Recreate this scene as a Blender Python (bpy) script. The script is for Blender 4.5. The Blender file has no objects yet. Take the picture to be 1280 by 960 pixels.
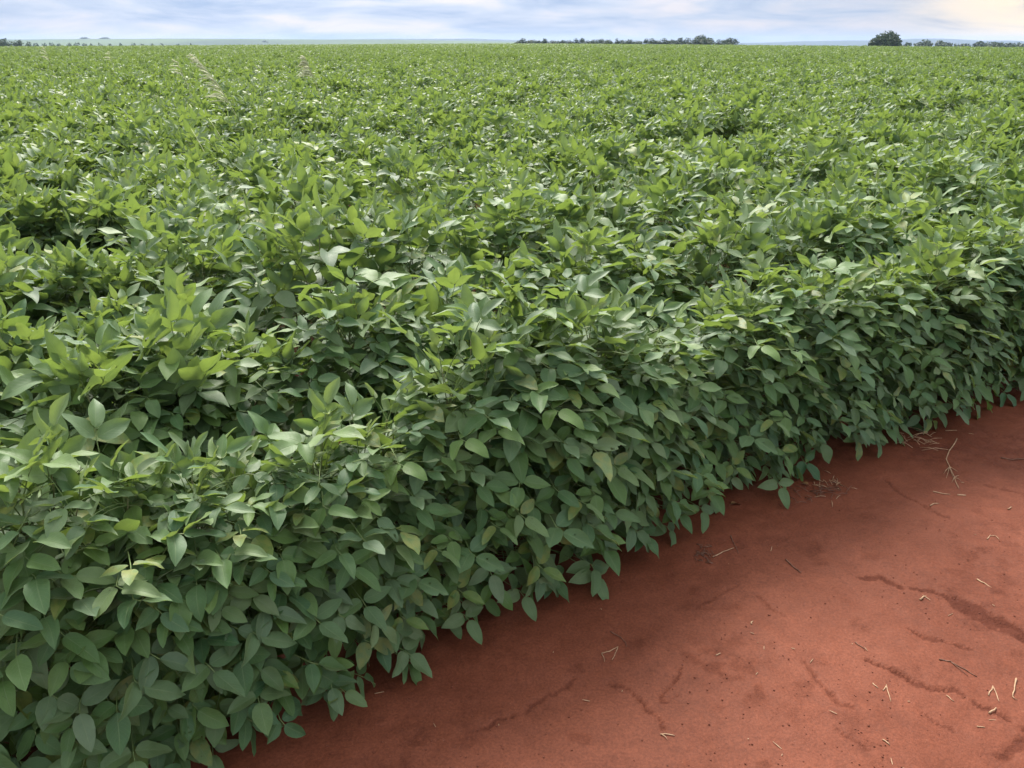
import bpy, math, random
import numpy as np
from mathutils import Vector

random.seed(11)
rng = np.random.default_rng(11)
R = math.radians
sc = bpy.context.scene
COL = sc.collection
TAU = 2 * math.pi

# ------------------------------------------------------------------ camera
CAM_H = 1.7
PITCH = math.atan(430 / 1024.0)
cam = bpy.data.cameras.new('camera')
cam.sensor_width = 36.0
cam.lens = 28.8
cam.clip_start = 0.05
cam.clip_end = 30000
co = bpy.data.objects.new('camera', cam)
COL.objects.link(co)
co.location = (0, 0, CAM_H)
co.rotation_euler = (math.pi / 2 - PITCH, 0, 0)
sc.camera = co


def ray(u, v):
    x = (u - 640) / 1024.0
    y = (480 - v) / 1024.0
    return np.array([x, math.cos(PITCH) + y * math.sin(PITCH), -math.sin(PITCH) + y * math.cos(PITCH)])


def on_ground(u, v, z=0.0):
    d = ray(u, v)
    t = (z - CAM_H) / d[2]
    return d[0] * t, d[1] * t


# ------------------------------------------------------------------ noise on arrays
def vnoise(x, y, seed=0):
    x = np.asarray(x, float); y = np.asarray(y, float)
    xi = np.floor(x).astype(np.int64); yi = np.floor(y).astype(np.int64)
    fx = x - xi; fy = y - yi
    fx = fx * fx * (3 - 2 * fx); fy = fy * fy * (3 - 2 * fy)

    def h(a, b):
        n = (a * 374761393 + b * 668265263 + seed * 974634777) & 0x7fffffff
        n = ((n ^ (n >> 13)) * 1274126177) & 0x7fffffff
        n = (n ^ (n >> 16)) & 0xffff
        return n / 65535.0
    a = h(xi, yi); b = h(xi + 1, yi); c = h(xi, yi + 1); d = h(xi + 1, yi + 1)
    return (a * (1 - fx) + b * fx) * (1 - fy) + (c * (1 - fx) + d * fx) * fy


def fbm(x, y, oct=4, seed=0, gain=0.5):
    s = 0.0; a = 1.0; tot = 0.0
    for i in range(oct):
        s = s + a * vnoise(x * 2 ** i + 13.7 * i, y * 2 ** i - 7.1 * i, seed + i)
        tot += a; a *= gain
    return s / tot


def smooth(a, b, x):
    t = np.clip((np.asarray(x, float) - a) / (b - a), 0, 1)
    return t * t * (3 - 2 * t)


# ------------------------------------------------------------------ node helpers
def new_mat(name):
    m = bpy.data.materials.new(name)
    m.use_nodes = True
    nt = m.node_tree
    nt.nodes.clear()
    return m, nt


def N(nt, t, **kw):
    n = nt.nodes.new(t)
    for k, v in kw.items():
        if k.startswith('i_'):
            n.inputs[k[2:].replace('_', ' ')].default_value = v
        else:
            setattr(n, k, v)
    return n


def L(nt, a, b):
    nt.links.new(a, b)


def MATH(nt, op, a, b=None, c=None, clamp=False):
    n = nt.nodes.new('ShaderNodeMath'); n.operation = op; n.use_clamp = clamp
    for i, v in enumerate((a, b, c)):
        if v is None:
            continue
        if isinstance(v, (int, float)):
            n.inputs[i].default_value = v
        else:
            nt.links.new(v, n.inputs[i])
    return n.outputs[0]


def MIX(nt, fac, a, b, blend='MIX'):
    n = nt.nodes.new('ShaderNodeMix'); n.data_type = 'RGBA'; n.blend_type = blend
    for sock, v in ((n.inputs[0], fac), (n.inputs[6], a), (n.inputs[7], b)):
        if isinstance(v, (int, float)):
            sock.default_value = v
        elif isinstance(v, tuple):
            sock.default_value = v if len(v) == 4 else (*v, 1)
        else:
            nt.links.new(v, sock)
    return n.outputs[2]


def RAMP(nt, fac, stops):
    n = nt.nodes.new('ShaderNodeValToRGB')
    el = n.color_ramp.elements
    while len(el) < len(stops):
        el.new(0.5)
    for e, (p, c) in zip(el, stops):
        e.position = p
        e.color = c if len(c) == 4 else (*c, 1)
    if not isinstance(fac, (int, float)):
        nt.links.new(fac, n.inputs[0])
    return n.outputs[0]


def SSTEP(nt, val, a, b):
    n = nt.nodes.new('ShaderNodeMapRange'); n.interpolation_type = 'SMOOTHSTEP'
    nt.links.new(val, n.inputs[0])
    n.inputs[1].default_value = a; n.inputs[2].default_value = b
    n.inputs[3].default_value = 0; n.inputs[4].default_value = 1
    return n.outputs[0]


# ------------------------------------------------------------------ materials
def leaf_material():
    m, nt = new_mat('soybean_leaf')
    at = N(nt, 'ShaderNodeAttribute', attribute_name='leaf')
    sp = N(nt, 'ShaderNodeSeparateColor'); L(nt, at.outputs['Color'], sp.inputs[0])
    age, rnd, dust_sheen = sp.outputs[0], sp.outputs[1], sp.outputs[2]
    uv = N(nt, 'ShaderNodeUVMap')
    sx = N(nt, 'ShaderNodeSeparateXYZ'); L(nt, uv.outputs[0], sx.inputs[0])
    a = MATH(nt, 'ABSOLUTE', MATH(nt, 'SUBTRACT', sx.outputs[0], 0.5))
    v = sx.outputs[1]
    geo = N(nt, 'ShaderNodeNewGeometry')
    tc = N(nt, 'ShaderNodeTexCoord')
    n1 = N(nt, 'ShaderNodeTexNoise', i_Scale=45.0, i_Detail=3.0); L(nt, tc.outputs['Object'], n1.inputs[0])
    n2 = N(nt, 'ShaderNodeTexNoise', i_Scale=260.0, i_Detail=2.0); L(nt, tc.outputs['Object'], n2.inputs[0])
    # veins
    ph = MATH(nt, 'MULTIPLY', MATH(nt, 'SUBTRACT', v, MATH(nt, 'MULTIPLY', a, 0.55)), 9.0)
    fr = MATH(nt, 'ABSOLUTE', MATH(nt, 'SUBTRACT', MATH(nt, 'FRACT', ph), 0.5))
    side = SSTEP(nt, fr, 0.09, 0.0)
    mid = SSTEP(nt, a, 0.035, 0.008)
    vein = MATH(nt, 'MAXIMUM', MATH(nt, 'MULTIPLY', side, 0.6), mid)
    # blade colour by maturity of the leaf
    c = MIX(nt, age, (0.046, 0.114, 0.034), (0.084, 0.154, 0.046))
    c2 = MIX(nt, rnd, (0.60, 0.76, 0.95), (1.50, 1.25, 0.85))
    c = MIX(nt, 1.0, c, c2, 'MULTIPLY')
    mott = MIX(nt, n1.outputs[0], (0.78, 0.80, 0.80), (1.22, 1.2, 1.2))
    c = MIX(nt, 1.0, c, mott, 'MULTIPLY')
    c = MIX(nt, MATH(nt, 'MULTIPLY', vein, 0.55), c, (0.15, 0.22, 0.085))
    # pale margin, dusty film paled to paint sky reflection into the colour
    marg = MATH(nt, 'MULTIPLY', SSTEP(nt, a, 0.44, 0.5), 0.22)
    c = MIX(nt, marg, c, (0.12, 0.18, 0.05))
    c = MIX(nt, MATH(nt, 'MULTIPLY', dust_sheen, MATH(nt, 'ADD', 0.25, MATH(nt, 'MULTIPLY', n1.outputs[0], 0.35))), c, (0.190, 0.220, 0.150))
    # small feeding spots
    vo = N(nt, 'ShaderNodeTexVoronoi', i_Scale=55.0); L(nt, tc.outputs['Object'], vo.inputs[0])
    spot = MATH(nt, 'MULTIPLY', SSTEP(nt, vo.outputs['Distance'], 0.13, 0.07), SSTEP(nt, rnd, 0.80, 0.86))
    c = MIX(nt, MATH(nt, 'MULTIPLY', spot, 0.75), c, (0.035, 0.03, 0.015))
    yel = MATH(nt, 'MULTIPLY', SSTEP(nt, rnd, 0.93, 0.97), SSTEP(nt, n1.outputs[0], 0.40, 0.62))
    c = MIX(nt, MATH(nt, 'MULTIPLY', yel, 0.45), c, (0.22, 0.20, 0.045))
    under = MIX(nt, 0.55, c, (0.095, 0.150, 0.075))
    c = MIX(nt, geo.outputs['Backfacing'], c, under)
    bs = N(nt, 'ShaderNodeBsdfPrincipled')
    L(nt, c, bs.inputs['Base Color'])
    L(nt, MATH(nt, 'ADD', 0.45, MATH(nt, 'MULTIPLY', n1.outputs[0], 0.22)), bs.inputs['Roughness'])
    bs.inputs['Specular IOR Level'].default_value = 0.38
    bs.inputs['Sheen Weight'].default_value = 0.16
    bs.inputs['Sheen Roughness'].default_value = 0.4
    bs.inputs['Sheen Tint'].default_value = (0.9, 1.0, 0.85, 1)
    bmp = N(nt, 'ShaderNodeBump', i_Strength=0.45, i_Distance=0.0012)
    hh = MATH(nt, 'SUBTRACT', MATH(nt, 'MULTIPLY', n2.outputs[0], 0.5), MATH(nt, 'MULTIPLY', vein, 0.8))
    L(nt, hh, bmp.inputs['Height']); L(nt, bmp.outputs[0], bs.inputs['Normal'])
    tr = N(nt, 'ShaderNodeBsdfTranslucent')
    tcx = MIX(nt, age, (0.26, 0.395, 0.055), (0.34, 0.46, 0.080))
    tcx = MIX(nt, 1.0, tcx, mott, 'MULTIPLY')
    tcx = MIX(nt, MATH(nt, 'MULTIPLY', vein, 0.35), tcx, (0.10, 0.20, 0.02))
    L(nt, tcx, tr.inputs[0])
    mx = N(nt, 'ShaderNodeMixShader'); mx.inputs[0].default_value = 0.25
    L(nt, bs.outputs[0], mx.inputs[1]); L(nt, tr.outputs[0], mx.inputs[2])
    out = N(nt, 'ShaderNodeOutputMaterial'); L(nt, mx.outputs[0], out.inputs[0])
    return m


def plain_noise(name, c1, c2, scale, rough=0.8, bump=0.3, dist=0.005, spec=0.3):
    m, nt = new_mat(name)
    tc = N(nt, 'ShaderNodeTexCoord')
    n = N(nt, 'ShaderNodeTexNoise', i_Scale=scale, i_Detail=4.0); L(nt, tc.outputs['Object'], n.inputs[0])
    c = RAMP(nt, n.outputs[0], [(0.3, c1), (0.7, c2)])
    bs = N(nt, 'ShaderNodeBsdfPrincipled'); L(nt, c, bs.inputs['Base Color'])
    bs.inputs['Roughness'].default_value = rough
    bs.inputs['Specular IOR Level'].default_value = spec
    b = N(nt, 'ShaderNodeBump', i_Strength=bump, i_Distance=dist)
    L(nt, n.outputs[0], b.inputs['Height']); L(nt, b.outputs[0], bs.inputs['Normal'])
    out = N(nt, 'ShaderNodeOutputMaterial'); L(nt, bs.outputs[0], out.inputs[0])
    return m


def tree_leaf_material(name, c1, c2):
    m, nt = new_mat(name)
    at = N(nt, 'ShaderNodeAttribute', attribute_name='leaf')
    sp = N(nt, 'ShaderNodeSeparateColor'); L(nt, at.outputs['Color'], sp.inputs[0])
    oi = N(nt, 'ShaderNodeObjectInfo')
    c = MIX(nt, sp.outputs[1], c1, c2)
    c = MIX(nt, 1.0, c, MIX(nt, oi.outputs['Random'], (0.75, 0.8, 0.85), (1.25, 1.15, 1.0)), 'MULTIPLY')
    bs = N(nt, 'ShaderNodeBsdfPrincipled'); L(nt, c, bs.inputs['Base Color'])
    bs.inputs['Roughness'].default_value = 0.6
    bs.inputs['Specular IOR Level'].default_value = 0.25
    tr = N(nt, 'ShaderNodeBsdfTranslucent'); L(nt, c, tr.inputs[0])
    mx = N(nt, 'ShaderNodeMixShader'); mx.inputs[0].default_value = 0.2
    L(nt, bs.outputs[0], mx.inputs[1]); L(nt, tr.outputs[0], mx.inputs[2])
    out = N(nt, 'ShaderNodeOutputMaterial'); L(nt, mx.outputs[0], out.inputs[0])
    return m


def soil_material():
    m, nt = new_mat('red_soil')
    geo = N(nt, 'ShaderNodeNewGeometry')
    P = geo.outputs['Position']
    big = N(nt, 'ShaderNodeTexNoise', i_Scale=1.6, i_Detail=5.0, i_Roughness=0.6); L(nt, P, big.inputs[0])
    mid = N(nt, 'ShaderNodeTexNoise', i_Scale=14.0, i_Detail=6.0, i_Roughness=0.65); L(nt, P, mid.inputs[0])
    fin = N(nt, 'ShaderNodeTexNoise', i_Scale=130.0, i_Detail=4.0, i_Roughness=0.7); L(nt, P, fin.inputs[0])
    at = N(nt, 'ShaderNodeAttribute', attribute_name='crumb')
    crumb = at.outputs['Fac']
    base = RAMP(nt, big.outputs[0], [(0.3, (0.112, 0.0325, 0.0165)), (0.7, (0.160, 0.050, 0.0270))])
    base = MIX(nt, 1.0, base, RAMP(nt, mid.outputs[0], [(0.25, (0.84, 0.82, 0.82)), (0.75, (1.14, 1.14, 1.14))]), 'MULTIPLY')
    base = MIX(nt, 1.0, base, RAMP(nt, fin.outputs[0], [(0.3, (0.72, 0.70, 0.70)), (0.7, (1.22, 1.22, 1.22))]), 'MULTIPLY')
    gr = N(nt, 'ShaderNodeTexNoise', i_Scale=75.0, i_Detail=5.0, i_Roughness=0.75); L(nt, P, gr.inputs[0])
    cmask = MATH(nt, 'MULTIPLY', crumb, SSTEP(nt, MATH(nt, 'ADD', gr.outputs[0], MATH(nt, 'MULTIPLY', crumb, 0.22)), 0.50, 0.58))
    base = MIX(nt, MATH(nt, 'MULTIPLY', cmask, 0.62), base, (0.050, 0.013, 0.008))
    # pale grains
    vo = N(nt, 'ShaderNodeTexVoronoi', i_Scale=70.0); L(nt, P, vo.inputs[0])
    gsel = MATH(nt, 'MULTIPLY', SSTEP(nt, vo.outputs['Distance'], 0.16, 0.10), SSTEP(nt, mid.outputs[0], 0.57, 0.63))
    base = MIX(nt, MATH(nt, 'MULTIPLY', gsel, 0.45), base, (0.22, 0.095, 0.058))
    # far beyond the crop the valley is pasture, crops and woods
    ln = N(nt, 'ShaderNodeVectorMath', operation='LENGTH'); L(nt, P, ln.inputs[0])
    mp = N(nt, 'ShaderNodeMapping'); mp.inputs['Scale'].default_value = (0.0016, 0.0006, 0.001); L(nt, P, mp.inputs[0])
    pv = N(nt, 'ShaderNodeTexVoronoi', i_Scale=1.0); L(nt, mp.outputs[0], pv.inputs[0])
    sc_ = N(nt, 'ShaderNodeSeparateColor'); L(nt, pv.outputs['Color'], sc_.inputs[0])
    fld = RAMP(nt, sc_.outputs[0], [(0.0, (0.03, 0.055, 0.02)), (0.4, (0.06, 0.10, 0.03)), (0.7, (0.08, 0.11, 0.04)), (1.0, (0.025, 0.045, 0.02))])
    base = MIX(nt, SSTEP(nt, ln.outputs['Value'], 330.0, 420.0), base, fld)
    bs = N(nt, 'ShaderNodeBsdfPrincipled'); L(nt, base, bs.inputs['Base Color'])
    L(nt, MATH(nt, 'ADD', 0.62, MATH(nt, 'MULTIPLY', crumb, 0.25)), bs.inputs['Roughness'])
    bs.inputs['Specular IOR Level'].default_value = 0.12
    hgt = MATH(nt, 'ADD', MATH(nt, 'MULTIPLY', mid.outputs[0], 0.6), MATH(nt, 'MULTIPLY', fin.outputs[0], MATH(nt, 'ADD', 0.35, crumb)))
    b = N(nt, 'ShaderNodeBump', i_Strength=0.55, i_Distance=0.010)
    L(nt, hgt, b.inputs['Height']); L(nt, b.outputs[0], bs.inputs['Normal'])
    out = N(nt, 'ShaderNodeOutputMaterial'); L(nt, bs.outputs[0], out.inputs[0])
    return m


def hill_material(name, stops, sx, sy):
    m, nt = new_mat(name)
    geo = N(nt, 'ShaderNodeNewGeometry')
    mp = N(nt, 'ShaderNodeMapping'); mp.inputs['Scale'].default_value = (sx, sy, sx)
    L(nt, geo.outputs['Position'], mp.inputs[0])
    v = N(nt, 'ShaderNodeTexNoise', i_Scale=1.0, i_Detail=3.0); L(nt, mp.outputs[0], v.inputs[0])
    c = RAMP(nt, v.outputs[0], stops)
    bs = N(nt, 'ShaderNodeBsdfPrincipled'); L(nt, c, bs.inputs['Base Color'])
    bs.inputs['Roughness'].default_value = 0.9
    bs.inputs['Specular IOR Level'].default_value = 0.1
    out = N(nt, 'ShaderNodeOutputMaterial'); L(nt, bs.outputs[0], out.inputs[0])
    return m


M_LEAF = leaf_material()
M_PET = plain_noise('petiole', (0.10, 0.16, 0.05), (0.17, 0.22, 0.08), 40, 0.55, 0.1, 0.001)
M_STEM = plain_noise('soybean_stem', (0.09, 0.12, 0.04), (0.16, 0.15, 0.07), 30, 0.7, 0.2, 0.002)
M_SOIL = soil_material()
M_STRAW = plain_noise('dry_straw', (0.24, 0.14, 0.08), (0.42, 0.28, 0.17), 60, 0.7, 0.3, 0.001)
M_TWIG = plain_noise('dark_twig', (0.075, 0.035, 0.022), (0.17, 0.085, 0.055), 60, 0.8, 0.4, 0.001)
M_CLOD = plain_noise('soil_clod', (0.095, 0.026, 0.014), (0.18, 0.058, 0.033), 60, 0.9, 0.5, 0.004)
M_DRYLEAF = plain_noise('dead_leaf', (0.10, 0.045, 0.02), (0.24, 0.12, 0.05), 60, 0.7, 0.4, 0.001)
M_PANICLE = plain_noise('grass_panicle', (0.44, 0.46, 0.27), (0.62, 0.62, 0.42), 30, 0.7, 0.1, 0.001)
M_CULM = plain_noise('grass_culm', (0.22, 0.27, 0.10), (0.36, 0.38, 0.18), 30, 0.6, 0.1, 0.001)
M_BARK = plain_noise('tree_bark', (0.05, 0.04, 0.03), (0.12, 0.095, 0.075), 3, 0.9, 0.5, 0.05)
M_CROWN = tree_leaf_material('tree_foliage', (0.022, 0.046, 0.020), (0.052, 0.085, 0.034))
M_CROWN2 = tree_leaf_material('woodland_foliage', (0.035, 0.062, 0.030), (0.075, 0.105, 0.050))
M_HILL = hill_material('hillside_pasture', [(0.3, (0.02, 0.038, 0.022)), (0.48, (0.075, 0.11, 0.04)), (0.7, (0.05, 0.08, 0.035))], 0.0012, 0.0005)
M_HILL2 = hill_material('far_range', [(0.35, (0.010, 0.016, 0.013)), (0.65, (0.022, 0.030, 0.022))], 0.0016, 0.0006)


# ------------------------------------------------------------------ mesh builder
class MB:
    def __init__(self):
        self.v = []; self.f = []; self.mi = []; self.uv = []; self.at = []
        self.n = 0

    def add(self, verts, faces, mat=0, uv=None, attr=(0, 0, 0)):
        k = self.n
        verts = np.asarray(verts, float)
        self.v.append(verts)
        self.n += len(verts)
        self.at.append(np.tile(np.array([*attr, 1.0]), (len(verts), 1)))
        for f in faces:
            self.f.append(tuple(i + k for i in f))
            self.mi.append(mat)
        self.uv.append(np.zeros((len(verts), 2)) if uv is None else np.asarray(uv, float))

    def tube(self, pts, rad, mat=0, sides=4, attr=(0, 0, 0), cap=True):
        pts = [np.asarray(p, float) for p in pts]
        if not hasattr(rad, '__len__'):
            rad = [rad] * len(pts)
        V = []
        up = np.array([0.3, 0.2, 1.0])
        for i, p in enumerate(pts):
            d = pts[min(i + 1, len(pts) - 1)] - pts[max(i - 1, 0)]
            d = d / (np.linalg.norm(d) + 1e-9)
            a = np.cross(d, up if abs(d[2]) < 0.9 else np.array([1.0, 0.1, 0]))
            a /= np.linalg.norm(a) + 1e-9
            b = np.cross(d, a)
            for s in range(sides):
                t = TAU * s / sides
                V.append(p + rad[i] * (math.cos(t) * a + math.sin(t) * b))
        F = []
        for i in range(len(pts) - 1):
            for s in range(sides):
                s2 = (s + 1) % sides
                F.append((i * sides + s, i * sides + s2, (i + 1) * sides + s2, (i + 1) * sides + s))
        if cap:
            F.append(tuple(range(sides - 1, -1, -1)))
            F.append(tuple((len(pts) - 1) * sides + s for s in range(sides)))
        self.add(V, F, mat, None, attr)

    def build(self, name, mats, parent=None, smooth_=True, attrs=True):
        me = bpy.data.meshes.new(name)
        V = np.concatenate(self.v)
        me.from_pydata(V.tolist(), [], self.f)
        for m in mats:
            me.materials.append(m)
        me.polygons.foreach_set('material_index', self.mi)
        if smooth_:
            me.polygons.foreach_set('use_smooth', [True] * len(self.f))
        if attrs:
            uvs = np.concatenate(self.uv)
            li = np.empty(len(me.loops), dtype=np.int32)
            me.loops.foreach_get('vertex_index', li)
            ul = me.uv_layers.new(name='UVMap')
            ul.data.foreach_set('uv', uvs[li].ravel())
            ca = me.attributes.new('leaf', 'FLOAT_COLOR', 'POINT')
            ca.data.foreach_set('color', np.concatenate(self.at).ravel())
        me.update()
        o = bpy.data.objects.new(name, me)
        COL.objects.link(o)
        if parent:
            o.parent = parent
        return o


def tag(o, label=None, cat=None, group=None, kind=None):
    if label: o['label'] = label
    if cat: o['category'] = cat
    if group: o['group'] = group
    if kind: o['kind'] = kind
    return o


def empty(name, loc, rz=0.0):
    o = bpy.data.objects.new(name, None)
    o.empty_display_size = 0.1
    COL.objects.link(o)
    o.location = loc
    o.rotation_euler = (0, 0, rz)
    return o


def copy_tree(root):
    r = root.copy(); COL.objects.link(r)
    for ch in list(root.children):
        c = ch.copy(); COL.objects.link(c); c.parent = r
    return r


# ------------------------------------------------------------------ terrain
def terrain(x, y):
    x = np.asarray(x, float); y = np.asarray(y, float)
    r = np.sqrt(x * x + y * y) + 1e-9
    k = np.minimum(1, 350 / r)
    t = np.minimum(r / 350, 1) ** 2
    q = x * k / 202
    z = (-0.65 - np.where(q > 0, 6.2 * np.abs(q) ** 2.2, 3.0 * q * q)) * t
    z = z - 36 * smooth(360, 1700, r)
    return z


# crop edge: outer leaf line of the front row
def edge_y(x):
    return 2.804 + 0.45 * x - 0.844 * math.exp(-0.45 * x) if x > -0.6 else edge_y(-0.5999) + 0.34 * (x + 0.6)


EX = np.concatenate([np.arange(-9, -1.5, 0.1), np.arange(-1.5, 6, 0.04), np.arange(6, 40, 0.2)])
EY = np.array([edge_y(x) for x in EX])
EXY = np.stack([EX, EY], 1)
ED = np.gradient(EXY, axis=0)
ED /= np.linalg.norm(ED, axis=1)[:, None]
EN = np.stack([-ED[:, 1], ED[:, 0]], 1)          # into the field
ELEN = np.concatenate([[0], np.cumsum(np.linalg.norm(np.diff(EXY, axis=0), axis=1))])


def row_points(off, step):
    P = EXY + EN * off
    s = np.concatenate([[0], np.cumsum(np.linalg.norm(np.diff(P, axis=0), axis=1))])
    n = int(s[-1] / step)
    q = (np.arange(n) + 0.5) * step + rng.uniform(-0.3, 0.3, n) * step
    x = np.interp(q, s, P[:, 0]); y = np.interp(q, s, P[:, 1])
    nx = np.interp(q, s, EN[:, 0]); ny = np.interp(q, s, EN[:, 1])
    return x, y, nx, ny


# ------------------------------------------------------------------ ground sheet
def ground():
    def lines(dense0, dense1, step, outs_neg, outs_pos):
        return np.array(sorted(set([-v for v in outs_neg] + list(np.round(np.arange(dense0, dense1, step), 4)) + list(outs_pos))))
    geo_out = [7, 10, 15, 22, 32, 48, 70, 100, 140, 190, 250, 320, 400, 520, 700, 950, 1300, 1800, 2600, 3800, 5500, 9000]
    xs = lines(-1.2, 4.6, 0.008, [1.6, 2.4, 3.6, 5] + geo_out, [5.2, 6] + geo_out)
    ys = lines(1.0, 4.8, 0.008, [0.0, 1, 3, 6, 12, 30, 80, 200, 500, 1500, 9000], [0.5, 0.8, 5.2, 6] + geo_out)
    X, Y = np.meshgrid(xs, ys)
    Z = terrain(X, Y)
    near = (X > -1.3) & (X < 4.7) & (Y > 0.9) & (Y < 4.9)
    wx = X + 0.06 * (fbm(X * 8, Y * 8, 5, 91, 0.7) - 0.5); wy = Y + 0.06 * (fbm(X * 8, Y * 8, 5, 71, 0.7) - 0.5)
    # rills washed by rain, as polylines on the soil
    rills = [
        ([(1075, 722), (1100, 720), (1130, 735), (1180, 745), (1230, 772), (1290, 805)], 0.022, 0.9),
        ([(1200, 752), (1240, 775), (1290, 800)], 0.065, 0.9),
        ([(1130, 785), (1150, 797), (1185, 803), (1212, 812)], 0.014, 0.7),
        ([(1085, 828), (1120, 845), (1160, 860), (1195, 862), (1225, 880), (1265, 902)], 0.016, 0.8),
        ([(1145, 885), (1165, 900), (1190, 910)], 0.008, 0.6),
        ([(1005, 828), (1020, 850), (1045, 880), (1062, 890)], 0.012, 0.6),
        ([(1045, 912), (1065, 925), (1090, 945)], 0.010, 0.6),
        ([(600, 912), (622, 898), (640, 888)], 0.008, 0.8),
        ([(655, 885), (690, 865), (720, 845)], 0.012, 0.6),
        ([(765, 855), (790, 862), (815, 895), (830, 910)], 0.009, 0.7),
        ([(850, 838), (848, 852), (830, 868), (826, 876), (850, 872)], 0.006, 0.7),
        ([(1105, 595), (1125, 618), (1160, 635), (1185, 648)], 0.014, 0.6),
        ([(1230, 605), (1265, 613), (1300, 620)], 0.016, 0.5),
        ([(870, 760), (895, 745), (918, 730)], 0.012, 0.5),
        ([(940, 740), (965, 760), (985, 775)], 0.014, 0.5),
        ([(1250, 945), (1290, 915)], 0.030, 0.7),
    ]
    carve = np.zeros_like(X)
    crumb = np.zeros_like(X)
    for pl, w, dp in rills:
        G = [on_ground(u, v) for u, v in pl]
        dmin = np.full(X.shape, 9.0)
        for (x0, y0), (x1, y1) in zip(G[:-1], G[1:]):
            dx, dy = x1 - x0, y1 - y0
            t = np.clip(((wx - x0) * dx + (wy - y0) * dy) / (dx * dx + dy * dy), 0, 1)
            dmin = np.minimum(dmin, np.hypot(wx - x0 - t * dx, wy - y0 - t * dy))
        w2 = w * (0.02 + 1.2 * fbm(X * 14, Y * 14, 5, 5, 0.7))
        k = (1 - smooth(0.7, 1.0, dmin / w2)) * smooth(0.30, 0.5, fbm(X * 40, Y * 40, 3, 15) + 0.12)
        carve = np.maximum(carve, k * dp)
        crumb = np.maximum(crumb, k * dp)
    patch = smooth(0.55, 0.72, fbm(X * 3.1 + 4, Y * 3.1, 5, 23, 0.6)) * smooth(0.40, 0.62, fbm(X * 26, Y * 26, 3, 31))
    crumb = np.maximum(crumb, patch * 0.45)
    scuff = smooth(0.64, 0.78, fbm(X * 11 + 2, Y * 11, 4, 57))
    crumb = np.maximum(crumb, scuff * 0.35)
    relief = 0.030 * (fbm(X * 1.3, Y * 1.3, 3, 2) - 0.5) + 0.020 * (fbm(X * 5, Y * 5, 4, 3) - 0.5)
    relief += 0.010 * (fbm(X * 22, Y * 22, 3, 4) - 0.5) * (0.35 + 1.6 * crumb)
    relief += 0.012 * (fbm(X * 60, Y * 60, 2, 6) - 0.5) * crumb
    relief -= 0.007 * carve
    Z = np.where(near, Z + relief, Z)
    ny_, nx_ = X.shape
    V = np.stack([X.ravel(), Y.ravel(), Z.ravel()], 1)
    ii = np.arange(ny_ * nx_).reshape(ny_, nx_)
    F = np.stack([ii[:-1, :-1].ravel(), ii[:-1, 1:].ravel(), ii[1:, 1:].ravel(), ii[1:, :-1].ravel()], 1)
    me = bpy.data.meshes.new('ground')
    me.vertices.add(len(V)); me.vertices.foreach_set('co', V.ravel())
    me.loops.add(F.size); me.loops.foreach_set('vertex_index', F.ravel().astype(np.int32))
    me.polygons.add(len(F))
    me.polygons.foreach_set('loop_start', np.arange(0, F.size, 4, dtype=np.int32))
    me.polygons.foreach_set('loop_total', np.full(len(F), 4, dtype=np.int32))
    me.polygons.foreach_set('use_smooth', np.ones(len(F), dtype=bool))
    a = me.attributes.new('crumb', 'FLOAT', 'POINT')
    a.data.foreach_set('value', np.where(near, crumb, 0.2).ravel())
    me.materials.append(M_SOIL)
    me.update(); me.validate()
    o = bpy.data.objects.new('ground', me); COL.objects.link(o)
    tag(o, 'bare red clay soil of the track beside the crop', 'ground', kind='structure')
    return xs, ys, Z


GX, GY, GZ = ground()


def gz(x, y):
    i = int(np.clip(np.searchsorted(GX, x), 1, len(GX) - 1)); j = int(np.clip(np.searchsorted(GY, y), 1, len(GY) - 1))
    return float(GZ[j, i])


# ------------------------------------------------------------------ hills
def hills(name, r0, prof, mat, label, depth):
    us = np.array([p[0] for p in prof], float); vs = np.array([p[1] for p in prof], float)
    U = np.linspace(us[0], us[-1], 150)
    top = CAM_H + (50 - np.interp(U, us, vs)) / 1204.0 * r0
    top = top + (fbm(U * 0.035, U * 0 + 3, 4, 8) - 0.5) * r0 * 0.0006
    T = np.array([-1.0, -0.75, -0.5, -0.3, -0.15, 0, 0.15, 0.4, 1.0])
    V = []
    for t in T:
        r = r0 + t * depth
        h = math.cos(t * math.pi / 2) ** 1.2
        x = (U - 640) / 1111.0 * r
        V.append(np.stack([x, np.full_like(x, r), -40 + (top + 40) * h], 1))
    V = np.concatenate(V)
    n = len(U)
    F = [(i * n + j, i * n + j + 1, (i + 1) * n + j + 1, (i + 1) * n + j) for i in range(len(T) - 1) for j in range(n - 1)]
    me = bpy.data.meshes.new(name)
    me.from_pydata(V.tolist(), [], F)
    me.polygons.foreach_set('use_smooth', [True] * len(F))
    me.materials.append(mat); me.update()
    o = bpy.data.objects.new(name, me); COL.objects.link(o)
    tag(o, label, 'hills', kind='structure')


hills('hillside', 3600, [(-400, 50.5), (0, 49.3), (100, 48.8), (200, 48.2), (300, 48.3), (400, 49.2), (500, 49.8), (600, 51.5), (700, 54), (760, 58)],
      M_HILL, 'pale green farmed hillside far behind the field on the left', 1600)
hills('hills', 7000, [(-600, 51), (300, 50), (420, 49.2), (520, 48.6), (590, 48.4), (640, 50.2), (700, 52), (900, 53.5), (970, 53), (1000, 51.4), (1060, 50.6), (1100, 50.4),
                      (1140, 48.8), (1165, 48), (1200, 49.3), (1235, 51), (1255, 50.4), (1290, 51.6), (1500, 51), (1900, 51)],
      M_HILL2, 'low blue hills on the horizon behind the trees', 1500)


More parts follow.
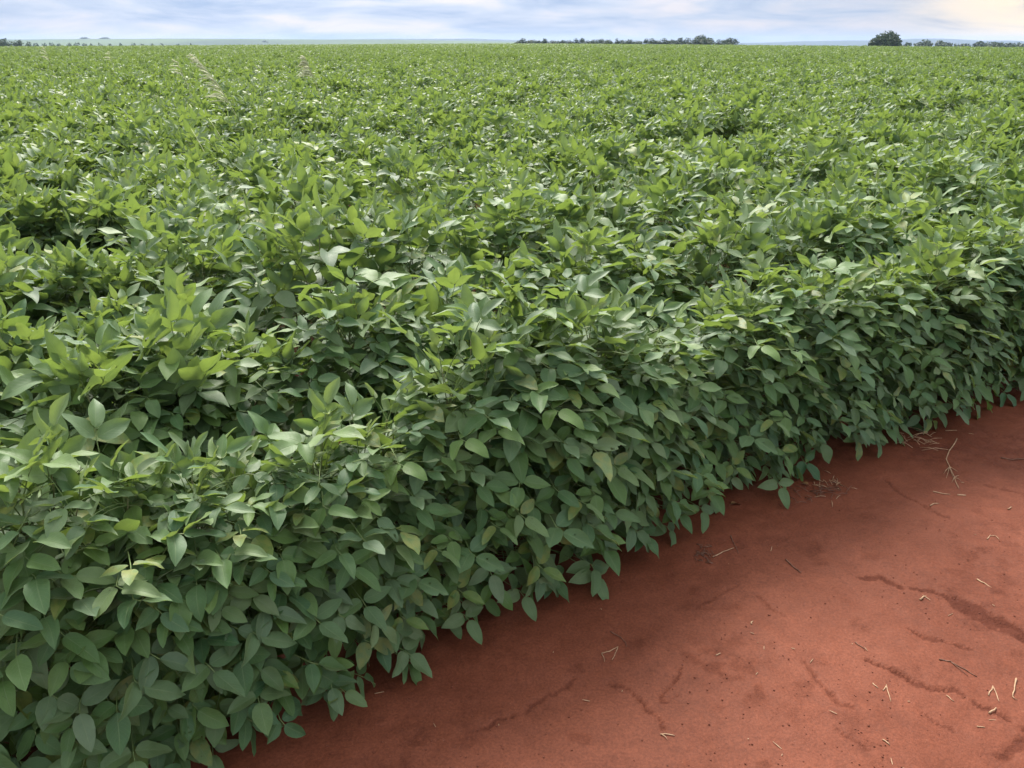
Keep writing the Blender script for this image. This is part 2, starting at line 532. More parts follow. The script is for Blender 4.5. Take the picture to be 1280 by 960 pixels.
# ------------------------------------------------------------------ soybean plants
TR = np.array([0, 0.05, 0.16, 0.32, 0.50, 0.68, 0.85, 1.0])
SCOL = np.array([-1, -0.55, 0, 0.55, 1.0])
G_T = (TR ** 0.55) * (1 - TR) ** 0.92
G_T = G_T / ((0.374 ** 0.55) * (0.626 ** 0.92))
LEAF_F = [(i * 5 + j, i * 5 + j + 1, (i + 1) * 5 + j + 1, (i + 1) * 5 + j) for i in range(7) for j in range(4)]
LEAF_UV = np.array([[0.5 + 0.5 * s, t] for t in TR for s in SCOL])


def unit(a):
    a = np.asarray(a, float)
    return a / (np.linalg.norm(a) + 1e-9)


TRH = np.array([0, 0.03, 0.07, 0.12, 0.18, 0.24, 0.30, 0.36, 0.42, 0.48, 0.54, 0.60, 0.66, 0.72, 0.79, 0.86, 0.93, 1.0])
SCH = np.linspace(-1, 1, 11)


def g_of(t):
    return (t ** 0.55) * (1 - t) ** 0.92 / ((0.374 ** 0.55) * (0.626 ** 0.92))


def leaflet(mb, base, f, n, Ln, W, fold, curl, twist, attr):
    f = unit(f); n = unit(n - np.dot(n, f) * f); s = np.cross(f, n)
    eaten = random.random() < 0.03
    tr, so = (TRH, SCH) if eaten else (TR, SCOL)
    nc = len(so)
    dt = np.diff(tr)
    th = -curl * (tr[:-1] + tr[1:]) / 2 * 1.4
    yy = np.concatenate([[0], np.cumsum(dt * np.cos(th))]) * Ln
    zz = np.concatenate([[0], np.cumsum(dt * np.sin(th))]) * Ln
    w = g_of(tr) * W / 2
    ph = random.uniform(0, 6)
    rip = 0.08 * W
    Y = np.repeat(yy, nc); Z = np.repeat(zz, nc); Wd = np.repeat(w, nc); T = np.repeat(tr, nc); S = np.tile(so, len(tr))
    Z0 = Z
    aS = np.abs(S)
    X = S * Wd * math.cos(fold)
    Z = Z + aS ** 1.3 * Wd * math.sin(fold) + rip * np.sin(T * 8 + ph + S * 1.2) * aS * (Wd > 0)
    tw = twist * T
    X, Z = X * np.cos(tw) - (Z - Z0) * np.sin(tw), Z0 + X * np.sin(tw) + (Z - Z0) * np.cos(tw)
    # sideways sickle
    X = X + random.uniform(-0.06, 0.06) * Ln * T * T
    P = base + X[:, None] * s + Y[:, None] * f + Z[:, None] * n
    if not eaten:
        mb.add(P, LEAF_F, 0, LEAF_UV, attr)
        return
    # leaf with holes and a nibbled margin left by insects
    holes = [(random.uniform(0.2, 0.8), random.uniform(-0.8, 0.8), random.uniform(0.03, 0.065)) for _ in range(random.randint(1, 3))]
    if random.random() < 0.5:
        holes.append((random.uniform(0.3, 0.9), random.choice((-1, 1)), random.uniform(0.06, 0.12)))
    F = []
    for i in range(len(tr) - 1):
        for j in range(nc - 1):
            tc_ = (tr[i] + tr[i + 1]) / 2; sc_ = (so[j] + so[j + 1]) / 2 * g_of(tc_) * 0.26
            if any(math.hypot(tc_ - a, sc_ - b * g_of(a) * 0.26) < r * random.uniform(0.8, 1.1) for a, b, r in holes):
                continue
            F.append((i * nc + j, i * nc + j + 1, (i + 1) * nc + j + 1, (i + 1) * nc + j))
    mb.add(P, F, 0, np.stack([0.5 + 0.5 * S, T], 1), attr)


def trifoliate(mb, start, end, f, n, size, age, slim, dust_sheen=0.0, spread=72, erect=0.0):
    """petiole from the stem to `end`, then one terminal and two side leaflets"""
    start = np.asarray(start, float); end = np.asarray(end, float)
    mid = (start + end) / 2 + np.array([0, 0, 0.18 * np.linalg.norm(end - start)])
    pts = [(1 - t) ** 2 * start + 2 * t * (1 - t) * mid + t * t * end for t in (0, 0.25, 0.5, 0.75, 1)]
    f = unit(f); n = unit(n - np.dot(n, f) * f)
    s = np.cross(f, n)
    rnd = random.random()
    pl = 0.27 * size
    d0 = unit(end - pts[-2])
    tip = end + unit(d0 * 0.5 + f) * pl
    mb.tube(pts, [0.0021, 0.0019, 0.0017, 0.0015, 0.0014], 1, 3, cap=False)
    mb.tube([end, tip], [0.0013, 0.0011], 1, 3, cap=False)

    def one(base, fwd, nor, Ln):
        Wd = Ln / slim * random.uniform(0.9, 1.1)
        leaflet(mb, base, fwd, nor, Ln, Wd, random.uniform(0.08, 0.50), random.uniform(-0.15, 0.6), random.uniform(-0.35, 0.35),
                (min(1, max(0, age + random.uniform(-0.12, 0.12))), min(1, max(0, rnd + random.uniform(-0.2, 0.2))), dust_sheen * random.uniform(0.6, 1.3)))
    j = lambda k: np.array([random.uniform(-k, k) for _ in range(3)])
    one(tip, f + j(0.16) - n * random.uniform(-0.1, 0.25), n + j(0.25), size * random.uniform(0.95, 1.1))
    for sg in (-1, 1):
        a = R(spread + random.uniform(-14, 14))
        fw = f * math.cos(a) + s * sg * math.sin(a)
        fw = fw - n * random.uniform(-0.30, 0.30) + np.array([0, 0, erect * random.uniform(0.3, 1.0)])
        nn = n + f * random.uniform(-0.3, 0.3) + s * sg * random.uniform(-0.35, 0.25)
        one(end + fw * 0.004, fw + j(0.12), nn + j(0.15), size * random.uniform(0.86, 1.0))


def sph(az, el):
    return np.array([math.cos(az) * math.cos(el), math.sin(az) * math.cos(el), math.sin(el)])


def top_leaves(mb, stem_at, H, n_nodes, phi, ks=1.0):
    """upper canopy of a stem: erect young leaves at the tip, spreading leaves beneath"""
    for i in range(n_nodes):
        q = i / max(1, n_nodes - 1)                     # 0 at the tip
        h = H - 0.040 * i - 0.01 * random.random()
        az = phi + math.pi * i + random.uniform(-0.9, 0.9)
        pel = R(np.interp(q, [0, 0.3, 1], [75, 52, 30]) + random.uniform(-14, 14))
        plen = np.interp(q, [0, 0.25, 1], [0.06, 0.14, 0.19]) * random.uniform(0.65, 1.25)
        st = stem_at(h)
        en = st + sph(az, pel) * plen
        fel = R(np.interp(q, [0, 0.3, 0.6, 1], [50, 16, -2, -20]) + random.uniform(-22, 24))
        if q < 0.8 and random.random() < 0.45:
            fel = R(random.uniform(48, 82))
        f = sph(az + random.uniform(-0.6, 0.6), fel)
        nn = sph(az + math.pi, math.pi / 2 - fel) if fel > 0 else sph(az, math.pi / 2 + fel)
        nn = nn + np.array([random.uniform(-0.35, 0.35), random.uniform(-0.35, 0.35), 0.1])
        size = np.interp(q, [0, 0.2, 1], [0.066, 0.112, 0.114]) * random.uniform(0.80, 1.15) * ks
        age = np.interp(q, [0, 0.2, 0.6, 1], [0.9, 0.45, 0.22, 0.06]) + 0.4 * random.random() ** 3
        slim = np.interp(q, [0, 0.4, 1], [2.2, 1.95, 1.8]) * random.uniform(0.93, 1.08)
        trifoliate(mb, st, en, f, nn, size, age, slim, 1.0 * random.random() ** 1.8, 66, 0.35 * (1 - q))  # upper leaves carry most of the pale film painted for sky reflection


def make_plant(kind, seed):
    random.seed(seed)
    root = empty('soybean_plant', (0, 0, 0))
    H = random.uniform(0.66, 0.76)
    lean = np.array([random.uniform(-0.05, 0.05), random.uniform(-0.05, 0.05)])

    def stem_at(h):
        t = h / H
        return np.array([lean[0] * t * t, lean[1] * t * t, h])
    st = MB()
    st.tube([stem_at(H * t) + np.array([0.004 * math.sin(9 * t * 3), 0.004 * math.cos(7 * t * 3), -0.04 if t == 0 else 0]) for t in np.linspace(0, 1, 9)],
            list(np.linspace(0.0048, 0.0016, 9)), 0, 5)
    fo = MB()
    phi = random.uniform(0, TAU)
    ks = 0.86 if kind == 'edge' else 1.0
    top_leaves(fo, stem_at, H, 9, phi, ks)
    nb = 2 if kind == 'inner' else 3
    for b in range(nb):
        az = phi + TAU * b / nb + random.uniform(-0.5, 0.5)
        hb = random.uniform(0.22, 0.36)
        hb_top = H - random.uniform(0.04, 0.17)
        out = random.uniform(0.06, 0.13)

        def br_at(h, az=az, hb=hb, ht=hb_top, out=out):
            t = max(0, (h - hb) / (ht - hb))
            return stem_at(min(h, H)) * np.array([1, 1, 0]) + np.array([math.cos(az) * out * t ** 0.7, math.sin(az) * out * t ** 0.7, h])
        st.tube([br_at(hb + (hb_top - hb) * t) for t in np.linspace(0, 1, 6)], list(np.linspace(0.003, 0.0014, 6)), 0, 4)
        top_leaves(fo, br_at, hb_top, 6, random.uniform(0, TAU), ks)
    if kind == 'edge':
        # side facing the open soil (+X): shingled leaves down to the ground
        for i in range(40):
            h = 0.085 + 0.615 * ((i + random.random()) / 40)
            az = random.uniform(-1.25, 1.25)
            rad = (0.07 + 0.285 * math.sqrt(max(0.01, 1 - ((h - 0.15) / 0.57) ** 2))) * random.uniform(0.80, 1.02)
            en = np.array([math.cos(az) * rad, math.sin(az) * rad * 0.85, h])
            stp = stem_at(max(0.04, h - random.uniform(0.02, 0.14)))
            el = R(np.interp(h, [0.1, 0.4, 0.7], [-42, -16, 4]) + random.uniform(-20, 20))
            f = sph(az * 0.7 + 0.45 + random.uniform(-0.9, 0.9), el)
            no = sph(az * 0.8 + random.uniform(-0.4, 0.4), R(np.interp(h, [0.1, 0.7], [50, 78]) + random.uniform(-14, 14)))
            trifoliate(fo, stp, en, f, no, random.uniform(0.064, 0.094), np.interp(h, [0.1, 0.7], [0.05, 0.32]) + 0.4 * random.random() ** 3,
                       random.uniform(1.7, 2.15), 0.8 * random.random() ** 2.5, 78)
    if True:
        for i in range(9 if kind == 'inner' else 22):
            h = random.uniform(0.12 if kind == 'edge' else 0.18, 0.50)
            az = random.uniform(0, TAU)
            rad = random.uniform(0.12, 0.26)
            en = np.array([math.cos(az) * rad, math.sin(az) * rad, h])
            el = R(random.uniform(-45, 5))
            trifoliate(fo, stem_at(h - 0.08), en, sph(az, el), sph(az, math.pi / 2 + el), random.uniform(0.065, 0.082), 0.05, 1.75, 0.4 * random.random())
    f = fo.build('foliage', [M_LEAF, M_PET], root)
    s = st.build('stem', [M_STEM], root)
    return root


EDGE = [make_plant('edge', 100 + i) for i in range(10)]
INNER = [make_plant('inner', 300 + i) for i in range(9)]
random.seed(5)

# every plant position, row by row; far away rows dissolve into scattered points
plants = []          # x, y, row, yaw, scale, tilt
ROW0, DR = 0.455, 0.65
for k in range(0, 52):
    rh = rng.uniform(0.96, 1.04)
    off = ROW0 + DR * k + (0.06 if k else 0)
    step = (0.12 if k < 2 else 0.15) if k < 24 else 0.22
    x, y, nx, ny = row_points(off, step)
    for i in range(len(x)):
        r = math.hypot(x[i], y[i])
        if y[i] < -1 or abs(math.atan2(x[i], max(0.01, y[i] + 2.2))) > R(47) or r > 30:
            continue
        js = 0.028 if k else 0.014
        jx, jy = random.gauss(0, js), random.gauss(0, js)
        yaw = math.atan2(-ny[i], -nx[i]) + random.gauss(0, 0.22)
        h = 0.79 + 0.56 * float(fbm(x[i] * 1.1, y[i] * 1.1, 3, 44)) + random.gauss(0, 0.05)
        h *= rh if k else 1.0
        if k > 0 and float(vnoise(x[i] * 1.7, y[i] * 1.7, 77)) > 0.78:
            h *= 0.80
        if k > 1 and random.random() < 0.09:
            continue
        plants.append((x[i] + jx, y[i] + jy, k, yaw, h, r))


def in_view(x, y, z, m=40):
    d = np.array([x, y, z - CAM_H])
    c = d[1] * math.cos(PITCH) - d[2] * math.sin(PITCH)
    if c < 0.1: return None
    up = d[1] * math.sin(PITCH) + d[2] * math.cos(PITCH)
    u = 640 + 1024 * d[0] / c; v = 480 - 1024 * up / c
    if -m < u < 1280 + m and v < 960 + m: return u
    return None


vis = []
for i, p in enumerate(plants):
    u = in_view(p[0], p[1], 0.6)
    if u is not None:
        vis.append((p[5], i, u))
vis.sort()
single = {i: u for _, i, u in vis[:300]}
ORD = ['front', 'second', 'third', 'fourth', 'fifth', 'sixth', 'seventh', 'eighth', 'ninth', 'tenth', 'eleventh', 'twelfth', 'thirteenth',
       'fourteenth', 'fifteenth', 'sixteenth', 'seventeenth', 'eighteenth']


def plant_label(k, u):
    side = 'left' if u < 427 else ('middle' if u < 853 else 'right')
    if k == 0:
        return {'left': 'bushy front-row soybean plant, large leaves hanging over the soil at lower left',
                'middle': 'bushy front-row soybean plant, its leaf wall beside the red soil in mid picture',
                'right': 'bushy front-row soybean plant arching over the dark soil edge at right'}[side]
    return {'left': 'leafy soybean plant in the %s row from the soil, left third of photo',
            'middle': 'leafy soybean plant in the %s row from the soil, middle third of photo',
            'right': 'leafy soybean plant in the %s row from the soil, right third of photo'}[side] % ORD[min(k, 17)]


used = set()
rest = []
for i, (x, y, k, yaw, s, r) in enumerate(plants):
    edge = k < 1 or (k < 2 and random.random() < 0.55) or (k < 4 and random.random() < 0.2)
    pool = EDGE if edge else INNER
    j = random.randrange(len(pool))
    if not edge:
        yaw = random.uniform(0, TAU)
    z = gz(x, y) - 0.015
    tx, ty = random.gauss(0, 0.06), random.gauss(0, 0.06)
    if i in single:
        key = (edge, j)
        if key in used:
            o = copy_tree(pool[j])
        else:
            o = pool[j]; used.add(key)
        o.location = (x, y, z); o.rotation_euler = (tx, ty, yaw)
        w = s * (1.0 if k else 1.02)
        o.scale = (w, w, s)
        tag(o, plant_label(k, single[i]), 'soybean plant', 'soybean plants of the %s row, %s' % (ORD[min(k, 17)], 'left' if single[i] < 427 else ('middle' if single[i] < 853 else 'right')))
    else:
        rest.append((x, y, z, tx, ty, yaw, s, s, j if not edge else 100 + j))

# beyond the counted rows: the canopy mass, out to the crest of the field
def scatter(r0, r1, dens, sxy, sz):
    a0, a1 = R(-46), R(46)
    n = int(dens * 0.5 * (a1 - a0) * (r1 * r1 - r0 * r0))
    r = np.sqrt(rng.uniform(r0 * r0, r1 * r1, n)); a = rng.uniform(a0, a1, n)
    x = r * np.sin(a); y = r * np.cos(a)
    ed = np.interp(x, EX, EY, right=1e9) + 0.3
    ed = np.where(x > EX[-1], EY[-1] + 0.45 * (x - EX[-1]), ed)
    # keep the row pattern, softened
    ok = y > ed
    x, y = x[ok], y[ok]
    z = terrain(x, y)
    hh = 0.82 + 0.50 * fbm(x * 0.5, y * 0.5, 3, 44)
    for X, Y, Z, H in zip(x, y, z, hh):
        s = sxy * random.uniform(0.85, 1.15)
        rest.append((X, Y, Z, random.gauss(0, 0.07), random.gauss(0, 0.07), random.uniform(0, TAU), s, sz * H + random.gauss(0, 0.05), random.randrange(len(INNER))))


scatter(30, 60, 8.0, 1.05, 1.0)
scatter(60, 120, 4.0, 1.3, 1.0)
scatter(120, 230, 1.4, 1.9, 1.0)
scatter(230, 400, 0.55, 2.8, 1.05)

rest = np.array(rest)
me = bpy.data.meshes.new('soybean_crop')
me.vertices.add(len(rest))
me.vertices.foreach_set('co', rest[:, 0:3].ravel())
a = me.attributes.new('rot', 'FLOAT_VECTOR', 'POINT'); a.data.foreach_set('vector', rest[:, 3:6].ravel())
scl = np.stack([rest[:, 6], rest[:, 6], rest[:, 7]], 1)
a = me.attributes.new('scl', 'FLOAT_VECTOR', 'POINT'); a.data.foreach_set('vector', scl.ravel())
a = me.attributes.new('pick', 'INT', 'POINT'); a.data.foreach_set('value', (rest[:, 8].astype(np.int32) % 100))
a = me.attributes.new('edge', 'BOOLEAN', 'POINT'); a.data.foreach_set('value', rest[:, 8] >= 100)
me.update()
crop = bpy.data.objects.new('soybean_crop', me); COL.objects.link(crop)
tag(crop, 'dense green soybean canopy stretching back to the skyline', 'soybean crop', kind='stuff')
ng = bpy.data.node_groups.new('soybean_crop', 'GeometryNodeTree')
ng.interface.new_socket('Geometry', in_out='INPUT', socket_type='NodeSocketGeometry')
ng.interface.new_socket('Geometry', in_out='OUTPUT', socket_type='NodeSocketGeometry')
gi = ng.nodes.new('NodeGroupInput'); go = ng.nodes.new('NodeGroupOutput')


def named(name, typ):
    n = ng.nodes.new('GeometryNodeInputNamedAttribute'); n.data_type = typ; n.inputs['Name'].default_value = name
    return n.outputs['Attribute']


def foliage_of(r):
    return [c for c in r.children if c.name.startswith('foliage')][0]


outs = []
for pool, flip in ((INNER, True), (EDGE, False)):
    g = ng.nodes.new('GeometryNodeGeometryToInstance')
    for r_ in pool:
        oi = ng.nodes.new('GeometryNodeObjectInfo'); oi.transform_space = 'ORIGINAL'
        oi.inputs['Object'].default_value = foliage_of(r_)
        ng.links.new(oi.outputs['Geometry'], g.inputs[0])
    ip = ng.nodes.new('GeometryNodeInstanceOnPoints')
    ng.links.new(gi.outputs[0], ip.inputs['Points'])
    sel = named('edge', 'BOOLEAN')
    if flip:
        nb = ng.nodes.new('FunctionNodeBooleanMath'); nb.operation = 'NOT'
        ng.links.new(sel, nb.inputs[0]); sel = nb.outputs[0]
    ng.links.new(sel, ip.inputs['Selection'])
    ng.links.new(g.outputs[0], ip.inputs['Instance'])
    ip.inputs['Pick Instance'].default_value = True
    ng.links.new(named('pick', 'INT'), ip.inputs['Instance Index'])
    ng.links.new(named('rot', 'FLOAT_VECTOR'), ip.inputs['Rotation'])
    ng.links.new(named('scl', 'FLOAT_VECTOR'), ip.inputs['Scale'])
    outs.append(ip.outputs[0])
jn = ng.nodes.new('GeometryNodeJoinGeometry')
for o_ in outs:
    ng.links.new(o_, jn.inputs[0])
ng.links.new(jn.outputs[0], go.inputs[0])
md = crop.modifiers.new('crop', 'NODES'); md.node_group = ng
# variants that no counted plant uses still have to stand somewhere real
for pool, e in ((EDGE, True), (INNER, False)):
    for j, r_ in enumerate(pool):
        if (e, j) not in used:
            print('UNUSED VARIANT', e, j)
print('PLANTS', len(plants), 'single', len(single), 'rest', len(rest))


# ------------------------------------------------------------------ trees
def crown_mesh(name, lobes, nleaf, size, mat, parent, seed):
    r_ = np.random.default_rng(seed)
    mb = MB()
    vol = np.array([l[3] * l[4] for l in lobes]); vol = vol / vol.sum()
    V = []; A = []
    for k in range(nleaf):
        l = lobes[r_.choice(len(lobes), p=vol)]
        d = r_.normal(size=3); d /= np.linalg.norm(d)
        if d[2] < -0.55: d[2] *= 0.4
        rr = r_.uniform(0.4, 1.08) ** 0.5 * (1 + 0.24 * math.sin(5 * d[0] + 3 * d[1] + l[0]) * math.cos(4 * d[2]))
        c = np.array([l[0] + d[0] * l[3] * rr, l[1] + d[1] * l[3] * rr, l[2] + d[2] * l[4] * rr])
        n = unit(d + r_.normal(size=3) * 0.7)
        t = unit(np.cross(n, r_.normal(size=3))); b = np.cross(n, t)
        s = size * r_.uniform(0.6, 1.5)
        V += [c - t * s, c - b * s * 0.45 + t * s * 0.1, c + t * s, c + b * s * 0.5]
        sh = float(r_.uniform(0, 1))
        A += [(0, sh, 0, 1)] * 4
    F = [(4 * i, 4 * i + 1, 4 * i + 2, 4 * i + 3) for i in range(nleaf)]
    mb.v = [np.array(V)]; mb.n = len(V); mb.f = F; mb.mi = [0] * nleaf; mb.at = [np.array(A)]; mb.uv = [np.zeros((len(V), 2))]
    return mb.build(name, [mat], parent, smooth_=False)


def trunk_mesh(h, r0, limbs, parent, seed):
    q = random.Random(seed)
    mb = MB()
    mb.tube([(0, 0, -0.4), (0.02 * h, 0, h * 0.3), (0.03 * h, 0.02 * h, h * 0.62), (0, 0.01 * h, h * 0.92)], [r0 * 1.3, r0, r0 * 0.7, r0 * 0.2], 0, 7)
    for (x, y, z) in limbs:
        mb.tube([(0.02 * h, 0.01 * h, h * q.uniform(0.25, 0.45)), (x * 0.45, y * 0.45, z * 0.75), (x, y, z)], [r0 * 0.55, r0 * 0.38, r0 * 0.12], 0, 5)
    return mb.build('trunk', [M_BARK], parent)


def tree_proto(seed, w, h, mat, nleaf, size, flat=1.0, low=0.15):
    """tree of crown width w and height h"""
    q = random.Random(seed)
    root = empty('tree', (0, 0, 0))
    lobes = []
    n = q.randint(5, 8)
    for i in range(n):
        a = TAU * i / n + q.uniform(-0.4, 0.4)
        rr = w * q.uniform(0.16, 0.30)
        lobes.append((math.cos(a) * rr, math.sin(a) * rr, h * q.uniform(low + 0.22, 0.66), w * q.uniform(0.17, 0.26), h * q.uniform(0.16, 0.26)))
    lobes.append((q.uniform(-0.1, 0.1) * w, 0, h * 0.76, w * 0.24, h * 0.22))
    crown_mesh('crown', lobes, nleaf, size, mat, root, seed)
    trunk_mesh(h, max(0.12, w * 0.028), [(l[0], l[1], l[2]) for l in lobes], root, seed)
    return root


def place_tree(o, u, D, v_top, width_px, w0, h0, label, group=None, base=None):
    x = (u - 640) / 1111.0 * D
    z = float(terrain(x, D)) if base is None else base
    top = CAM_H + (50 - v_top) / 1204.0 * D
    o.location = (x, D, z)
    h = max(1.5, top - z)
    w = width_px * D / 1111.0
    o.scale = (w / w0, w / w0, h / h0)
    o.rotation_euler = (0, 0, random.uniform(0, TAU))
    tag(o, label, 'tree', group)


random.seed(21)
# big lone tree
big = empty('broad_tree', (0, 0, 0))
D = 330.0
W = 41.5 * D / 1111
xb = (1108 - 640) / 1111 * D
zb = float(terrain(xb, D))
HB = CAM_H + (50 - 38.8) / 1204 * D - zb
lob = [(-0.30 * W, 0, 0.40 * HB, 0.20 * W, 0.33 * HB), (-0.16 * W, -0.1 * W, 0.55 * HB, 0.20 * W, 0.27 * HB), (0.08 * W, 0.0, 0.66 * HB, 0.24 * W, 0.32 * HB),
       (0.26 * W, 0.05 * W, 0.50 * HB, 0.20 * W, 0.33 * HB), (0.34 * W, 0, 0.30 * HB, 0.15 * W, 0.22 * HB), (0, 0.2 * W, 0.5 * HB, 0.25 * W, 0.35 * HB), (-0.05 * W, -0.22 * W, 0.42 * HB, 0.24 * W, 0.32 * HB),
       (-0.38 * W, 0.05 * W, 0.26 * HB, 0.12 * W, 0.2 * HB), (0.15 * W, -0.2 * W, 0.36 * HB, 0.22 * W, 0.28 * HB)]
crown_mesh('crown', lob, 5200, 0.42, M_CROWN, big, 77)
trunk_mesh(HB, 0.42, [(l[0], l[1], l[2]) for l in lob], big, 77)
big.location = (xb, D, zb)
tag(big, 'big dark round-crowned lone tree standing on the right skyline', 'tree')

PT = [tree_proto(500 + i, 8, 7, M_CROWN, 900, 0.36, low=-0.12) for i in range(3)]
PS = [tree_proto(520 + i, 7, 6, M_CROWN2, 1100, 0.40, low=-0.12) for i in range(3)]
tused = set()


def get_tree(pool, i):
    key = (id(pool), i)
    if key in tused:
        return copy_tree(pool[i])
    tused.add(key)
    return pool[i]


mid_trees = [  # u, v_top, width, label
    (654, 47.9, 13, 'small rounded tree at the left end of the middle skyline tree line'),
    (667, 50.2, 12, None), (681, 48.6, 10, 'round-topped tree, second clear crown from the left of the middle tree line'), (691, 51.0, 11, None), (704, 50.6, 8, None), (712, 51.0, 9, None),
    (720, 48.0, 9, 'left one of two joined dark square-topped trees in the middle tree line'), (728, 47.6, 9, 'right one of two joined dark square-topped trees in the middle tree line'),
    (741, 50.2, 9, None), (748, 49.8, 8, None), (753, 49.0, 6, None), (761, 50.2, 10, None),
    (771, 47.8, 6, 'thin taller tree with a narrow top halfway along the middle tree line'), (778, 50.4, 9, None), (787, 50.0, 10, None),
    (796, 51.2, 9, None), (809, 48.8, 6, None), (816, 48.6, 8, None), (830, 47.6, 13, 'fuller tree left of the tallest clump in the middle tree line'), (841, 50.0, 10, None), (850, 47.8, 9, None),
    (860, 47.2, 13, 'dark tree touching the left flank of the tallest skyline crown'), (875, 43.6, 22, 'tallest dome-shaped tree of the middle skyline tree line'),
    (888, 47.6, 14, 'dark tree touching the right flank of the tallest skyline crown'), (899, 49.4, 12, 'low tree filling the gap before the last dome-shaped tree'),
    (914, 47.4, 24, 'wide low dome-shaped tree closing the right end of the middle tree line')]
mid_trees += [(u_, v_, w_, None) for u_, v_, w_ in ((647, 52.2, 8), (661, 51.5, 9), (674, 51.2, 9), (697, 51.6, 10), (734, 51.0, 9), (756, 51.4, 10), (783, 51.4, 9), (801, 51.8, 9), (823, 51.0, 10), (836, 51.2, 10), (846, 51.0, 9), (867, 49.0, 12), (883, 48.5, 14), (906, 50.5, 12))]
for i, (u, v, w, lb) in enumerate(mid_trees):
    big_one = lb is not None
    o = get_tree(PT, i % 3)
    place_tree(o, u, 470 + random.uniform(-15, 25), v - (0.5 if big_one else 0.8), w * (1.35 if big_one else 1.9), 8, 7,
               lb or 'low bushy tree of the middle skyline line, lower than its domed neighbours', 'trees of the middle skyline line')
for i, (u, v, w, lb) in enumerate([
        (1135, 53.6, 12, 'low tree right beside the foot of the big dark lone tree'), (1148, 53.4, 13, None), (1159, 50.4, 15, 'tallest rounded tree in the belt right of the big lone tree'),
        (1174, 51.0, 14, 'rounded tree just right of the tallest one in the right belt'), (1187, 53.6, 13, None), (1198, 55.6, 10, 'lowest dark bush in the dip of the right tree belt'), (1210, 55.0, 13, None),
        (1224, 52.6, 14, None), (1236, 53.4, 12, None), (1246, 53.0, 14, None), (1260, 54.2, 14, None), (1271, 53.8, 13, 'grey-green tree at the right edge of the photo'), (1284, 54.5, 14, None)]):
    o = get_tree(PS, i % 3)
    place_tree(o, u, 640 + random.uniform(-25, 25), v - 1.0, w * (1.6 if lb else 2.3), 7, 6, lb or 'grey-green hazy tree of the belt right of the big lone tree', 'trees of the right belt')
for i, (u, v, w, lb) in enumerate([
        (-6, 51.6, 14, None), (4, 51.8, 12, 'dark tree at the left edge of the photo on the skyline'), (13, 54.2, 10, None), (24, 53.2, 14, 'dark bushy tree second from the left edge on the skyline'), (34, 55.0, 8, None)]):
    o = get_tree(PT, (i + 1) % 3)
    place_tree(o, u, 520 + random.uniform(-15, 15), v - 1.2, w * 1.35, 7, 6, lb or 'low dark bush between the trees at the left edge', 'trees at the left edge')
hz = [(44, 54.0, 12), (55, 54.4, 11), (64, 53.8, 10), (73, 54.6, 12), (84, 54.0, 10), (94, 53.8, 12), (104, 54.4, 10), (114, 54.8, 10), (124, 54.6, 9), (137, 54.8, 9), (150, 54.6, 8), (165, 54.4, 9), (176, 54.8, 8),
      (190, 54.6, 7), (201, 54.9, 8), (222, 55.0, 7), (238, 55.0, 6)]
for i, (u, v, w) in enumerate(hz):
    o = get_tree(PS, i % 3)
    place_tree(o, u, 1050 + random.uniform(-60, 60), v - 0.5, w * 1.4, 7, 6, 'faint blue-grey tree in the hazy line beyond the left field', 'hazy trees beyond the left field')
for u, v, w, lb in [(107, 46.4, 17, 'larger faint grove on the left hilltop'), (130, 46.3, 17, 'flat faint grove on the left hilltop right of the larger one'), (331, 50.6, 9, 'tiny lone far tree standing on the pale hillside')]:
    o = get_tree(PS, 0)
    Dg = 3500 if u < 300 else 2700
    hb = float(CAM_H + (50 - (49.6 if u < 300 else 53.2)) / 1204 * Dg)
    place_tree(o, u, Dg, v, w, 7, 6, lb, None, base=hb)
    if u < 300:
        o['category'] = 'grove'

